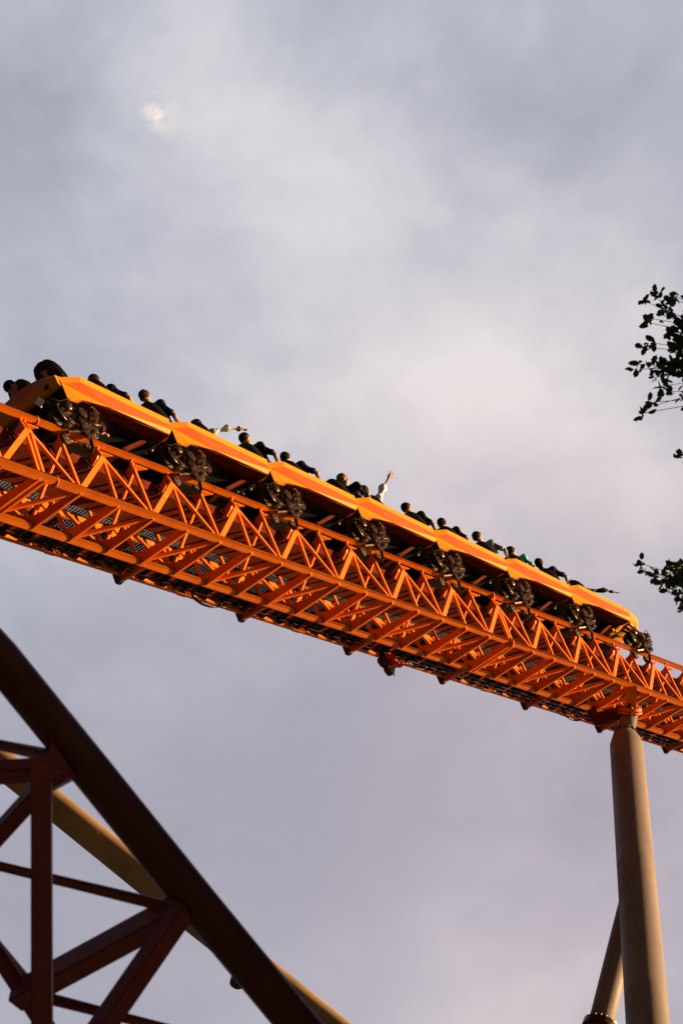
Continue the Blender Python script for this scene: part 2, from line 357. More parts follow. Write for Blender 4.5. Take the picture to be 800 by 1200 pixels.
def cable_loop(name, t, y, z, w, dep, lab):
    M0 = at(t, y, z); inv = M0.inverted().to_3x3(); g = inv @ Vector((0, 0, -1)); g.y = -g.y; ax = Vector((1, 0, 0))
    bm = B()
    pts = []
    for k in range(13):
        a = math.pi*k/12
        pts.append(ax*(-w/2*math.cos(a)) + g*dep*math.sin(a)**.8)
    tube(bm, pts, .022, 8); o = obj(name, bm, M['cable'], None, smooth=True); o.matrix_world = M0; framed.append(o)
    tag(o, lab, 'cable', 'cables looped under the track')
cable_loop('hanging_cable', 5.55, -1.9, -.62, .95, .30, 'black cable loop sagging below the track at left, between the second and third bracket')
cable_loop('hanging_cable', 20.2, -1.9, -.62, 1.0, .28, 'black cable loop sagging below the track just left of the tan column')
cable_loop('hanging_cable', 13.1, -1.9, -.60, .85, .16, 'short black cable loop beside the red lift device under the track')
dev = empty('lift_sensor', at(12.3, -2.1, -.55), 'small red device with dark wheels hanging from the underside of the track at mid picture', 'lift device'); framed.append(dev)
bm = B(); box(bm, (-.12, -.12, -.22), (.12, .12, .05)); box(bm, (.12, -.05, -.12), (.45, .05, -.04)); M['signal_red'] = mat('signal red paint', (0.60, 0.02, 0.015), 0.5); obj('housing', bm, M['signal_red'], dev)
for x, z in ((-.28, -.12), (-.16, -.30)):
    bm = B(); lathe(bm, (x, -.08, z), (0, 1, 0), [(0, .05), (0, .11), (.03, .12), (.1, .12), (.13, .11), (.13, .05)], 18); obj('wheel', bm, M['greasy'], dev, angle=40)
bm = B(); tube(bm, [(-.3, 0, 0), (-.2, 0, -.2), (-.05, 0, -.42)], .018, 8); tube(bm, [(0, 0, 0), (-.2, 0, -.08), (-.36, 0, -.18)], .02, 8); obj('arm', bm, M['black'], dev)

# ------------------------------------------------------------------ support column
P1 = camp(732.5, 862, 54.2); P2 = camp(758.5, 1200, 46.1)
S1 = camp(737.5, 835, 54.35)
ad = (P2-P1).normalized(); Lc = (P1.z)/(-ad.z)
cq = ad.to_track_quat('-Z', 'Y').to_matrix().to_4x4()
base = P1 + ad*Lc
colm = empty('support_column', Matrix.Translation(base), 'tall tan steel column holding up the orange track, raked leg at its side', 'support column')
def cp(p): return Vector(p) - base
bm = B(); r0 = .37
def ap(s): return P1 - base + ad*s
prof = [(-.06, .18), (-.05, .20), (.0, .245), (.28, .345), (.40, r0)]
for s, r in ((4.6, .392), (4.62, .395), (4.64, .3925), (8.6, .415), (8.62, .418), (8.64, .4155), (14, .45), (Lc-.0, .55)): prof.append((s, r))
lathe(bm, cp(P1), ad, prof, 48)
obj('column_shaft', bm, M['tan'], colm, angle=60)
bm = B(); a_, b_ = frame_of(ad)
for k in range(14):
    an = 2*math.pi*k/14; dr = a_*math.cos(an)+b_*math.sin(an); sd_ = a_*-math.sin(an)+b_*math.cos(an)
    va = []
    for s_ in (-.012, .012):
        va.append([bm.verts.new(ap(p[0]) + dr*p[1] + sd_*s_) for p in ((-.22, .17), (-.22, .225), (.06, .30), (.02, .20))])
    bm.faces.new(va[0]); bm.faces.new(va[1][::-1])
    for j in range(4): bm.faces.new((va[0][j], va[1][j], va[1][(j+1) % 4], va[0][(j+1) % 4]))
bmesh.ops.recalc_face_normals(bm, faces=bm.faces)
obj('stiffener_ring', bm, M['tan'], colm)
# saddle: beam under both chords, with plates and a short orange stub on the near chord
bm = B()
tl = S1 + TM.to_3x3() @ Vector((0, -.12, .02)); tr = tw((19.45, YF-.08, ZC-.23))
bar(bm, cp(tl), cp(tr), .30, .22, TM.to_3x3() @ Vector((0, 0, 1)))
bar(bm, cp(tw((19.45, YF, ZC-.25))), cp(tw((19.45, YF, ZC+.02))), .22, .22)
obj('saddle_beam', bm, M['shade_red'], colm)  # coloured dark for the shade where it faces away from the sun
bm = B(); tube(bm, [cp(P1 + ad*.1), cp(P1-ad*.12), cp(S1)], [.215, .205, .19], 24); obj('column_neck', bm, M['tan'], colm, smooth=True)
bm = B(); p_ = tw((19.42, YN, ZC)); q_ = S1
bar(bm, cp(p_), cp(q_), .24, .18); obj('saddle_stub', bm, M['orange'], colm)
bm = B(); ax_ = (q_-p_).normalized()
m_ = p_.lerp(q_, .86)
lathe(bm, cp(m_), ax_, [(-.03, .26), (0, .26), (0, .27), (.035, .27)], 20)
lathe(bm, cp(m_ + ax_*.06), ax_, [(0, .28), (.04, .28)], 20)
for k in range(8):
    an = 2*math.pi*k/8; a2, b2 = frame_of(ax_)
    lathe(bm, cp(m_) + (a2*math.cos(an)+b2*math.sin(an))*.225 - ax_*.07, ax_, [(0, .025), (.2, .025)], 6)
obj('saddle_flange', bm, M['orange'], colm, angle=40)
# raked leg
J1 = camp(745.5, 1030, 50.6); J2 = camp(706, 1190, 48.6); jd = (J2-J1).normalized(); Lj = J1.z/(-jd.z)
bm = B()
lathe(bm, cp(J1), jd, [(-.1, .25), (3.0, .255), (12, .27), (Lj, .30)], 36)
obj('raked_leg', bm, M['tan'], colm, angle=35)
s_f = (J2-J1).length + .24
bm = B(); lathe(bm, cp(J1), jd, [(s_f-.06, .27), (s_f-.06, .36), (s_f+.0, .36), (s_f+.01, .365), (s_f+.08, .365), (s_f+.08, .27)], 36)
a2, b2 = frame_of(jd)
for k in range(18):
    an = 2*math.pi*k/18; lathe(bm, cp(J1) + jd*(s_f-.10) + (a2*math.cos(an)+b2*math.sin(an))*.325, jd, [(0, .018), (.22, .018)], 6)
obj('leg_flange', bm, M['greasy'], colm, angle=40)
for nm, pt, rr_ in (('column_footing', base, .95), ('leg_footing', J1+jd*Lj, .75)):
    bm = B(); lathe(bm, cp(Vector((pt.x, pt.y, -.3))), (0, 0, 1), [(0, rr_), (.55, rr_), (.6, rr_-.05)], 28); obj(nm, bm, M['concrete'], colm, angle=40)

# ------------------------------------------------------------------ roller coaster cars
def panel_mesh(flip=False):
    A=(-0.451, .20, .968); Bt=(-.013, .34, 1.022); Cc=(2.36, .34, .887)
    A2=(-.439, .22, .839); B2=(-.069, .345, .892); C2=(2.30, .345, .747)
    M3=(.428, .42, .478); G3=(2.124+.10, .38, .597); F=(-.137, .30, .545); G=(2.20, .33, .534); E=(-.283, .26, .469); D=(-.391, .20, .527)
    H=(.19, .0, .776); I=(2.36, .0, .633); J=(2.44, .10, .641)
    top_in=[(-.451, .13, 1.0), (-.013, .26, 1.05), (2.36, .26, .915)]
    return dict(
        upper_trim=[(A, Bt, B2, A2), (Bt, Cc, C2, B2), (top_in[0], top_in[1], Bt, A), (top_in[1], top_in[2], Cc, Bt)],
        side_facet=[(A2, B2, M3), (B2, C2, G3, M3)],
        lower_trim=[(A2, M3, F, E, D), (M3, G3, G, F), (C2, Cc, top_in[2], (2.40, .05, .72), J, G, G3)],
        under_flange=[(F, G, I, H), (G, J, I), (E, F, H, (.0, .0, .70))])
def thick_panel(name, faces, m, parent, th=.018, flip=False):
    bm = B()
    allv = {}
    def vv(p):
        p = (p[0], (-1.19-p[1]) if flip else p[1], p[2])
        k = tuple(round(c, 4) for c in p)
        if k not in allv: allv[k] = bm.verts.new(p)
        return allv[k]
    for f in faces:
        try: bm.faces.new([vv(p) for p in f])
        except ValueError: pass
    bmesh.ops.recalc_face_normals(bm, faces=bm.faces)
    bmesh.ops.triangulate(bm, faces=bm.faces)
    ctr = Vector((1.0, -.6, .75))
    bm.normal_update()
    if sum((f.normal.dot(f.calc_center_median()-ctr))*f.calc_area() for f in bm.faces) < 0:
        bmesh.ops.reverse_faces(bm, faces=bm.faces)
    bmesh.ops.solidify(bm, geom=list(bm.faces), thickness=th)
    bmesh.ops.recalc_face_normals(bm, faces=bm.faces)
    return obj(name, bm, m, parent)

def wheel(parent, name, c, axis, r, w, hubside=1):
    bm = B(); ax = Vector(axis)
    lathe(bm, Vector(c)-ax*w/2, axis, [(0, r*.55), (0, r*.90), (w*.15, r), (w*.85, r), (w, r*.90), (w, r*.55)], 22)
    o = obj(name, bm, M['rubber'], parent, angle=40)
    bm = B()
    lathe(bm, Vector(c)-ax*(w/2+.012)*1, axis, [(0, r*.12), (0, r*.30), (.01, r*.34), (.012, r*.56), (w+.012, r*.56), (w+.014, r*.34), (w+.024, r*.30), (w+.03, r*.12)], 18)
    a, b = frame_of(ax)
    for k in range(6):
        an = 2*math.pi*k/6
        lathe(bm, Vector(c)-ax*(w/2+.01)+(a*math.cos(an)+b*math.sin(an))*r*.42, axis, [(0, .011), (w+.022, .011)], 6)
    obj('rim', bm, M['steel'], o, angle=40)
    return o
def torus(bm, c, axis, Rr, r, seg=22, arc=1.0, start=0):
    ax = Vector(axis).normalized(); a, b = frame_of(ax); n_ = int(seg*arc)
    pts = [Vector(c)+(a*math.cos(start+2*math.pi*k/seg)+b*math.sin(start+2*math.pi*k/seg))*Rr for k in range(n_+1)]
    tube(bm, pts, r, 6, caps=arc < 1)
def make_bogie(parent, mirror=False):
    s = -1 if mirror else 1; off = -1.19 if mirror else 0
    def Y(y): return off + s*y
    x0 = -.17
    bm = B()
    box(bm, (x0-.42, min(Y(-.10), Y(.10)), .20), (x0+.46, max(Y(-.10), Y(.10)), .30))
    # outer carrier plate reaching down past the rail
    def plate(pts, y0, y1):
        va = [bm.verts.new((p[0]+x0, Y(y0), p[1])) for p in pts]; vb = [bm.verts.new((p[0]+x0, Y(y1), p[1])) for p in pts]
        bm.faces.new(va); bm.faces.new(vb[::-1])
        for k in range(len(pts)): bm.faces.new((va[k], vb[k], vb[(k+1) % len(pts)], va[(k+1) % len(pts)]))
    plate([(-.50, .30), (-.30, .40), (.10, .44), (.50, .32), (.52, .20), (.24, .08), (.18, -.08), (.08, -.14), (-.06, -.12), (-.12, .04), (-.34, .12), (-.5, .18)], .145, .175)
    plate([(-.14, .26), (.10, .26), (.07, .0), (.02, -.17), (-.06, -.17), (-.10, .0)], .185, .205)
    # hub housings across
    lathe(bm, (x0-.02, Y(.0), .30), (0, s, 0), [(-.1, .12), (.12, .15), (.17, .15), (.20, .11), (.26, .10), (.27, .05)], 18)
    lathe(bm, (x0+.34, Y(.05), .36), (0, s, 0), [(-.1, .09), (.12, .12), (.15, .12), (.22, .07)], 16)
    lathe(bm, (x0-.30, Y(.05), .38), (0, s, 0), [(-.1, .07), (.12, .09), (.18, .08), (.20, .05)], 16)
    lathe(bm, (x0+.66, Y(-.05), .34), (0, s, 0), [(-.1, .07), (.05, .105), (.16, .105), (.19, .08), (.20, .03)], 16)
    tube(bm, [(x0+.3, Y(.1), .36), (x0+.66, Y(.05), .34)], .05, 8)
    tube(bm, [(x0-.3, Y(.1), .36), (x0-.66, Y(.06), .44)], .035, 8)
    # springs and damper
    for k in range(7): torus(bm, (x0+.12+k*.035, Y(.20), .26+k*.012), (1, 0, .3), .065, .011, 14)
    for k in range(5): torus(bm, (x0-.08-k*.03, Y(.22), .12+k*.01), (1, 0, .1), .045, .009, 12)
    tube(bm, [(x0+.05, Y(.2), .24), (x0+.42, Y(.2), .36)], .03, 8)
    tube(bm, [(x0-.42, Y(.12), .32), (x0-.52, Y(.14), .18), (x0-.44, Y(.17), .05)], .018, 8)
    # arms to side and lower wheels
    tube(bm, [(x0+.02, Y(.19), .0), (x0-.24, Y(.17), -.08), (x0-.44, Y(.10), -.10)], .035, 8)
    tube(bm, [(x0+.02, Y(.19), -.12), (x0+.14, Y(.10), -.24), (x0+.2, Y(.02), -.26)], .03, 8)
    for k in range(10):
        xx = x0 + random.uniform(-.42, .5); zz = .30+random.uniform(-.14, .12)
        lathe(bm, (xx, Y(.17), zz), (0, s, 0), [(0, .022), (.02+random.random()*.05, .022), (.06+random.random()*.03, .012)], 6)
    bmesh.ops.recalc_face_normals(bm, faces=bm.faces)
    fr = obj('wheel_carrier', bm, M['greasy'], parent, angle=35)
    bm = B()
    tube(bm, [(x0-.15, Y(.2), .34), (x0-.32, Y(.27), .48), (x0-.50, Y(.2), .42), (x0-.60, Y(.1), .52)], .011, 6)
    tube(bm, [(x0+.15, Y(.22), .40), (x0+.28, Y(.28), .50), (x0+.48, Y(.24), .44), (x0+.58, Y(.1), .52)], .011, 6)
    tube(bm, [(x0+.0, Y(.22), .2), (x0+.2, Y(.28), .10), (x0+.42, Y(.24), .20), (x0+.5, Y(.2), .36)], .010, 6)
    torus(bm, (x0-.46, Y(.16), .24), (.25, 1, .1), .16, .012, 24, .75, 1.2)
    obj('hose', bm, M['steel' if not mirror else 'black'], fr, smooth=True)
    wheel(fr, 'road_wheel', (x0-.47, Y(0), RR+.135), (0, 1, 0), .135, .09)
    wheel(fr, 'road_wheel', (x0+.46, Y(0), RR+.135), (0, 1, 0), .135, .09)
    wheel(fr, 'side_wheel', (x0-.46, Y(RR+.10), -.01), (0, 0, 1), .10, .06)
    wheel(fr, 'side_wheel', (x0+.18, Y(RR+.10), -.01), (0, 0, 1), .10, .06)
    wheel(fr, 'upstop_wheel', (x0-.42, Y(0.01), -RR-.095), (0, 1, 0), .095, .06)
    wheel(fr, 'upstop_wheel', (x0+.16, Y(0.01), -RR-.095), (0, 1, 0), .095, .06)

def add_seat(car, x, y):
    # reclined moulded shell
    bm = B(); rec = R(22)
    def sp(u, w, dth):     # u across, w up the back
        back = -math.sin(rec)*w - dth*math.cos(rec) + .13; up = math.cos(rec)*w - dth*math.sin(rec)
        return Vector((x-.14+back - .10*(1-(abs(u)/.27)**2), y+u, 1.15+up))
    rows = [(0, .25), (.15, .262), (.32, .262), (.48, .24), (.58, .205), (.635, .16), (.655, .11)]
    gf, gb = [], []
    for w, hw in rows:
        gf.append([bm.verts.new(sp(hw*k/4, w, .0)) for k in range(-4, 5)]); gb.append([bm.verts.new(sp(hw*k/4*.94, w*.985, .085)) for k in range(-4, 5)])
    for g, fl in ((gf, 0), (gb, 1)):
        for i in range(len(rows)-1):
            for k in range(8):
                f = (g[i][k], g[i][k+1], g[i+1][k+1], g[i+1][k]); bm.faces.new(f if fl else f[::-1])
    def loop(g): return [r[0] for r in g] + g[-1][1:] + [r[-1] for r in g[:-1]][::-1]
    a, b = loop(gf), loop(gb)
    for k in range(len(a)-1): bm.faces.new((a[k], a[k+1], b[k+1], b[k]))
    # seat pan
    box(bm, (x-.20, y-.25, .98), (x+.36, y+.25, 1.10))
    bmesh.ops.recalc_face_normals(bm, faces=bm.faces)
    st = obj('seat', bm, M['black'], car, angle=45)
    bm = B(); tube(bm, [sp(hw*.97, w, .05) for w, hw in rows] + [sp(-hw*.97, w, .05) for w, hw in rows[::-1]], .014, 6)
    obj('seat_piping', bm, M['greasy'], st, smooth=True)
    bm = B()
    tube(bm, [(x+.42, y-.18, 1.0), (x+.36, y-.18, 1.32), (x+.20, y-.13, 1.40), (x+.18, y, 1.41), (x+.20, y+.13, 1.40), (x+.36, y+.18, 1.32), (x+.42, y+.18, 1.0)], .028, 8)
    tube(bm, [(x+.20, y-.14, 1.42), (x+.34, y-.14, 1.50)], .018, 6); tube(bm, [(x+.20, y+.14, 1.42), (x+.34, y+.14, 1.50)], .018, 6)
    obj('lap_bar', bm, M['black'], car, smooth=True)

def make_car(name, label, i, head=False, tail=False, bogie=True):
    car = empty(name, at(3.0*i), label, 'coaster car', 'cars of the roller coaster train')
    for fl in (False, True):
        pm = panel_mesh()
        for nm in ('upper_trim', 'side_facet', 'lower_trim', 'under_flange'):
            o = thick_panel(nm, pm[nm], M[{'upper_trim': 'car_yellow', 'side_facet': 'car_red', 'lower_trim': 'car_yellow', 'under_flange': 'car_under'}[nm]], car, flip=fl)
    bm = B()       # hull between the panels
    lo = [(-.36, .80), (.2, .70), (1.2, .70), (2.3, .62)]
    prof = [(-.34, .84), (.15, .74), (1.3, .70), (2.42, .66), (2.42, .86), (1.9, 1.02), (-.30, 1.06)]
    va = [bm.verts.new((a, .16, b)) for a, b in prof]; vb = [bm.verts.new((a, -1.35, b)) for a, b in prof]
    bm.faces.new(va); bm.faces.new(vb[::-1])
    for k in range(len(prof)): bm.faces.new((va[k], vb[k], vb[(k+1) % len(prof)], va[(k+1) % len(prof)]))
    bmesh.ops.recalc_face_normals(bm, faces=bm.faces); obj('hull', bm, M['black'], car)
    bm = B()       # spine and axle
    bar(bm, (-.4, -.6, .48), (2.9, -.6, .48), .24, .16)
    tube(bm, [(-.12, .10, .36), (-.12, -1.29, .36)], .055, 12)
    bar(bm, (-.12, -.3, .36), (-.12, -.9, .36), .3, .22)
    obj('chassis', bm, M['greasy'], car)
    bm = B()       # raked outrigger plate near the front, its orange darkened for shade
    bar(bm, (2.15, -.16, .68), (1.45, -.26, .34), .06, .15, Vector((0, 1, 0)))
    bar(bm, (2.02, -.15, .68), (2.02, -1.04, .68), .16, .05)
    bar(bm, (1.50, -.24, .38), (1.50, -.95, .38), .14, .05)
    obj('outrigger', bm, M['shade_red'], car)
    bm = B()
    for dx_ in (1.25, 1.45, 1.95, 2.05, 2.15):
        lathe(bm, (dx_, .10, .70-.04*(dx_-1)), (0, .35, -1), [(0, .018), (.03, .018), (.05, .01)], 6)
    obj('bolt', bm, M['steel'], car)
    bm = B(); box(bm, (-.60, -.25, .60), (-.585, -.12, .76)); bmesh.ops.rotate(bm, verts=bm.verts, cent=(-.6, -.2, .68), matrix=Matrix.Rotation(.5, 3, 'X')); obj('white_plate', bm, M['white'], car)
    for rr in ((.42 if tail else .20), 1.62):
        for yy in (-.30, -.89): add_seat(car, rr, yy)
    make_bogie(car); make_bogie(car, True)
    if tail:
        bm = B()   # rear fairing: upright strip and the sloping upper panel
        n_ = 8
        for a, b, mi in ((((-.50, .80), (-.47, .96)), None, 0),):
            pass
        pr = [(-.43, .79), (-.50, .82), (-.53, .985), (-.40, 1.25), (-.18, 1.32), (-.16, 1.28), (-.36, 1.2), (-.46, .98)]
        ys = [.20, .12, -.25, -.60, -.95, -1.30, -1.39]; hs = [.0, .35, .85, 1.0, .85, .35, 0]
        rings = []
        for y, h in zip(ys, hs): rings.append([bm.verts.new((a, y, b if b < 1.0 else 0.99+(b-.99)*h)) for a, b in pr])
        for i_ in range(len(ys)-1):
            for k in range(len(pr)):
                f = bm.faces.new((rings[i_][k], rings[i_][(k+1) % len(pr)], rings[i_+1][(k+1) % len(pr)], rings[i_+1][k]))
                f.material_index = 0 if k in (0, 1) else 1
        bm.faces.new(rings[0]); bm.faces.new(rings[-1][::-1])
        bmesh.ops.recalc_face_normals(bm, faces=bm.faces)
        obj('rear_fairing', bm, [M['car_yellow'], M['car_red']], car)
        bm = B(); ball(bm, (-.50, -.02, .90), .055, 2); ball(bm, (-.50, -1.17, .90), .055, 2); obj('tail_lamp', bm, M['black'], car, smooth=True)
    if head:
        bm = B()   # rounded nose ahead of the last row
        n1, n2 = 14, 16
        rings = []
        for a in range(n1+1):
            s_ = a/n1; x = 2.30 + 1.28*math.sin(s_*math.pi/2)
            k_ = math.cos(s_*math.pi/2)**.55 if s_ < 1 else 0.02
            cz = .80 + .06*s_ ; ring = []
            for b in range(n2):
                an = 2*math.pi*b/n2
                cy = math.copysign(abs(math.cos(an))**.7, math.cos(an)); sz = math.copysign(abs(math.sin(an))**.8, math.sin(an))
                ring.append(bm.verts.new((x, -.595+cy*.93*k_, cz+sz*(.30 if sz > 0 else .24)*k_)))
            rings.append(ring)
        for a in range(n1):
            for b in range(n2): bm.faces.new((rings[a][b], rings[a][(b+1) % n2], rings[a+1][(b+1) % n2], rings[a+1][b]))
        bm.faces.new(rings[0]); bm.faces.new(rings[-1][::-1])
        bmesh.ops.recalc_face_normals(bm, faces=bm.faces)
        obj('nose', bm, M['car_yellow'], car, angle=50)
        bm = B(); tube(bm, [(2.2, -.6, 1.0), (2.5, -.6, 1.22), (2.9, -.6, 1.16)], [.25, .16, .05], 12); obj('nose_fin', bm, M['car_yellow'], car, smooth=True)
        bm = B()
        for yy in (.16, .04): tube(bm, [(2.55, yy, .62), (3.1, yy, .42), (3.3, yy, .30)], .04, 8)
        obj('front_yoke', bm, M['greasy'], car)
    return car
names = ['rearmost orange car, its shaded tail panel turned to the left edge',
         'second orange car from the rear, with a pale-shirted rider pointing forward',
         'third orange car from the rear, its two near riders dark haired in black tops',
         'middle orange car, the one carrying the rider with a raised arm',
         'fifth orange car from the rear, two dark-topped riders close to its front',
         'second orange car from the front, carrying the rider in a teal shirt',
         'leading orange car with the rounded nose at the front of the train']
cars = []
mid = None
for i in range(7):
    if i in (0, 6) or mid is None:
        c = make_car('coaster_car', names[i], i, head=(i == 6), tail=(i == 0))
        if i == 1: mid = c
    else:
        c = copy_tree(mid); c.matrix_world = at(3.0*i); c['label'] = names[i]
    cars.append(c); framed.append(c)
# the leading bogie under the nose belongs to the head car
tmp = empty('tmp', at(21.0), 'x', 'x'); make_bogie(tmp); make_bogie(tmp, True)
for ch in list(tmp.children):
    ch.parent = cars[6]; ch.matrix_local = Matrix.Translation((3.0, 0, 0))
bpy.data.objects.remove(tmp)

# ------------------------------------------------------------------ riders
def capsule(bm, p, q, r1, r2, fl=1.0):
    p, q = Vector(p), Vector(q)
    ball(bm, p, r1, 2); ball(bm, q, r2, 2)
    tube(bm, [p, q], [r1, r2], 12)
def remesh(name, bm, voxel, m, parent, smooth_it=4):
    bmesh.ops.recalc_face_normals(bm, faces=bm.faces)
    o = obj(name, bm, m)
    md = o.modifiers.new('r', 'REMESH'); md.mode = 'VOXEL'; md.voxel_size = voxel; md.use_smooth_shade = True
    sm = o.modifiers.new('s', 'SMOOTH'); sm.iterations = smooth_it; sm.factor = .5
    dg = bpy.context.evaluated_depsgraph_get(); dg.update()
    me = bpy.data.meshes.new_from_object(o.evaluated_get(dg))
    old = o.data; o.modifiers.clear(); o.data = me; bpy.data.meshes.remove(old)
    if not me.materials: me.materials.append(m)
    for p in me.polygons: p.use_smooth = True
    o.parent = parent
    return o
def hand(bm, w, d, up, side, curl=.3, spread=.12, point=False):
    """palm from the wrist w along d; up = back of the hand; side = towards the thumb"""
    d = d.normalized(); side = (side - d*side.dot(d)).normalized(); up = side.cross(d)
    if up.dot(up) == 0: up = Vector((0, 0, 1))
    pc = w + d*.05
    ball(bm, pc, 1, 2, (1, 1, 1), Matrix((( *[0]*4,),)*4) if False else Matrix(((d.x*.055, side.x*.042, up.x*.018, 0), (d.y*.055, side.y*.042, up.y*.018, 0), (d.z*.055, side.z*.042, up.z*.018, 0), (0, 0, 0, 1))))
    for k, (o_, ln) in enumerate(((.028, .070), (.010, .080), (-.009, .074), (-.027, .058))):
        p = w + d*.088 + side*o_; cr_ = curl if not (point and k == 0) else 0
        if point and k > 0: cr_ = 1.3
        dd = (d + side*(o_*spread*30)).normalized()
        for s_, fr in enumerate((.45, .32, .27)):
            dd2 = (dd*math.cos(cr_*(s_+.5)*.8) - up*math.sin(cr_*(s_+.5)*.8)).normalized()
            q = p + dd2*ln*fr; capsule(bm, p, q, .0095, .0085); p = q
    p = w + d*.03 + side*.032; q = p + (d*.5+side*.8).normalized()*.038; capsule(bm, p, q, .013, .011)
    q2 = q + (d*.85+side*.4).normalized()*.032; capsule(bm, q, q2, .011, .009)
POSES = {
    'bar':   dict(l=((-.04, .27, .17), (.20, .17, .04)), r=((-.04, -.27, .17), (.20, -.17, .04))),
    'out':   dict(l=((-.01, .31, .20), (.20, .20, .06)), r=((-.04, -.27, .17), (.20, -.17, .04))),
}
def rider(label, t, hair='hair', shirt='cl_black', pose='bar', lean=0.0, turn=0.0, larm=None, rarm=None, y=-.30, lhand=None, sleeve=.55, cap=None, drop=0.0, long_hair=False, watch=False, armscale=1.0):
    hip = (t, y, 1.235-drop)
    lean += random.uniform(-5, 5); turn += random.uniform(-.35, .35)
    root = empty('person', at(*hip) @ Matrix.Scale(1.12, 4), label, 'person', 'riders on the train'); framed.append(root)
    rec = R(22-lean)
    def up(s, f=0): return Vector((-math.sin(rec)*s + math.cos(rec)*f, 0, math.cos(rec)*s + math.sin(rec)*f))
    neck = up(.52); hc = up(.52) + Vector((-math.sin(rec*.55)*.15, 0, math.cos(rec*.55)*.17))
    sl, sr = up(.45)+Vector((0, .185, 0)), up(.45)+Vector((0, -.185, 0))
    P = POSES[pose]
    la = [Vector(v) for v in (larm or P['l'])]; ra = [Vector(v) for v in (rarm or P['r'])]
    if not larm: la = [v+Vector((0, 0, 0)) for v in la]
    bm = B()
    def torso(b, g):
        capsule(b, (0, .08, .03), (0, -.08, .03), .115+g, .115+g)
        for yy in (.075, -.075): capsule(b, Vector((0, yy, .05)), up(.22)+Vector((0, yy, 0)), .105+g, .10+g); capsule(b, up(.22)+Vector((0, yy, 0)), up(.40)+Vector((0, yy*1.2, 0)), .10+g, .105+g)
        capsule(b, up(.44)+Vector((0, .11, 0)), up(.44)+Vector((0, -.11, 0)), .075+g, .075+g)
        capsule(b, up(.455)+Vector((0, .03, 0)), sl, .07+g, .062+g); capsule(b, up(.455)+Vector((0, -.03, 0)), sr, .07+g, .062+g)
    torso(bm, 0)
    capsule(bm, up(.46), neck+Vector((0, 0, .05)), .062, .052)
    for s_, ar in ((sl, la), (sr, ra)):
        k_ = armscale if ar is la else 1.0; capsule(bm, s_, ar[0], .052*k_, .042*k_); capsule(bm, ar[0], ar[1], .041*k_, .028*k_)
    for yy in (.10, -.10):
        capsule(bm, (0, yy, .02), (.42, yy*1.25, .06), .085, .06); capsule(bm, (.42, yy*1.25, .06), (.50, yy*1.2, -.34), .056, .040)
        capsule(bm, (.50, yy*1.2, -.34), (.66, yy*1.2, -.36), .038, .03)
    # head
    hr = Matrix.Rotation(turn, 4, 'Z')
    def hp(x, y_, z): return hc + hr @ Vector((x, y_, z))
    ball(bm, hc+Vector((0, 0, .02)), 1, 3, (.098, .076, .10), hr)
    ball(bm, hp(.025, 0, -.045), 1, 3, (.068, .058, .078), hr)
    ball(bm, hp(.035, 0, -.095), .032, 2)
    tube(bm, [hp(.085, 0, .005), hp(.112, 0, -.035), hp(.088, 0, -.045)], [.008, .015, .010], 8)
    for yy in (-1, 1):
        ball(bm, hp(-.005, yy*.078, -.012), 1, 2, (.020, .009, .032), hr)
        ball(bm, hp(.082, yy*.030, .018), 1, 2, (.012, .022, .007), hr)
        ball(bm, hp(.070, yy*.042, -.028), .018, 2)
    ball(bm, hp(.088, 0, -.070), 1, 2, (.009, .024, .006), hr); ball(bm, hp(.085, 0, -.082), 1, 2, (.009, .020, .006), hr)
    if lhand: hand(bm, la[1], la[1]-la[0], Vector((0, 0, 1)), lhand[0], **lhand[1])
    else: hand(bm, la[1], Vector((.3, -.7, -.5)), Vector((0, 0, 1)), Vector((.6, 0, .6)), curl=.9)
    hand(bm, ra[1], Vector((.3, .7, -.5)), Vector((0, 0, 1)), Vector((.6, 0, .6)), curl=.9)
    remesh('body', bm, .0075 if lhand else .010, M['skin'], root, 3)
    # eyes
    bm = B()
    for yy in (-1, 1): ball(bm, hp(.080, yy*.030, .004), .0105, 1)
    obj('eyes', bm, M['white'], root, smooth=True)
    # shirt
    bm = B(); torso(bm, .016)
    for s_, ar in ((sl, la), (sr, ra)):
        e = s_.lerp(ar[0], min(1, sleeve*1.3)); capsule(bm, s_, e, .070, .062*(armscale if ar is la else 1.0))
        if sleeve > .9: capsule(bm, ar[0], ar[0].lerp(ar[1], .85), .056, .042)
    sh = remesh('shirt', bm, .015, M[shirt], root, 3)
    for v in sh.data.vertices:
        n_ = noise.noise(v.co*9)*.010 + noise.noise(v.co*24+Vector((3, 1, 7)))*.005; v.co += v.normal*n_
    bm = B()
    capsule(bm, (-.01, .08, .0), (-.01, -.08, .0), .125, .125)
    for yy in (.10, -.10): capsule(bm, (0, yy, .01), (.42, yy*1.25, .06), .098, .075); capsule(bm, (.42, yy*1.25, .06), (.49, yy*1.2, -.28), .07, .055)
    remesh('trousers', bm, .016, M['cl_jeans'], root, 3)
    # hair or cap
    bm = B(); ball(bm, hc+Vector((0, 0, .028)), 1, 4, (.110, .087, .106), hr)
    for v in list(bm.verts):
        l = hr.to_3x3().inverted() @ (v.co-hc)
        if l.x > .045-.35*(l.z-.07) or (l.z < -.055) or (l.x > -.02 and l.z < .015): v.co = hc + (v.co-hc)*.72
        else: v.co += (v.co-hc).normalized()*noise.noise(v.co*45)*.012
    hobj = obj('hair', bm, M[hair], root, smooth=True)
    if long_hair:
        bm = B(); capsule(bm, hp(-.07, 0, -.02), hp(-.12, 0, -.16), .06, .045); obj('hair_tail', bm, M[hair], hobj, smooth=True)
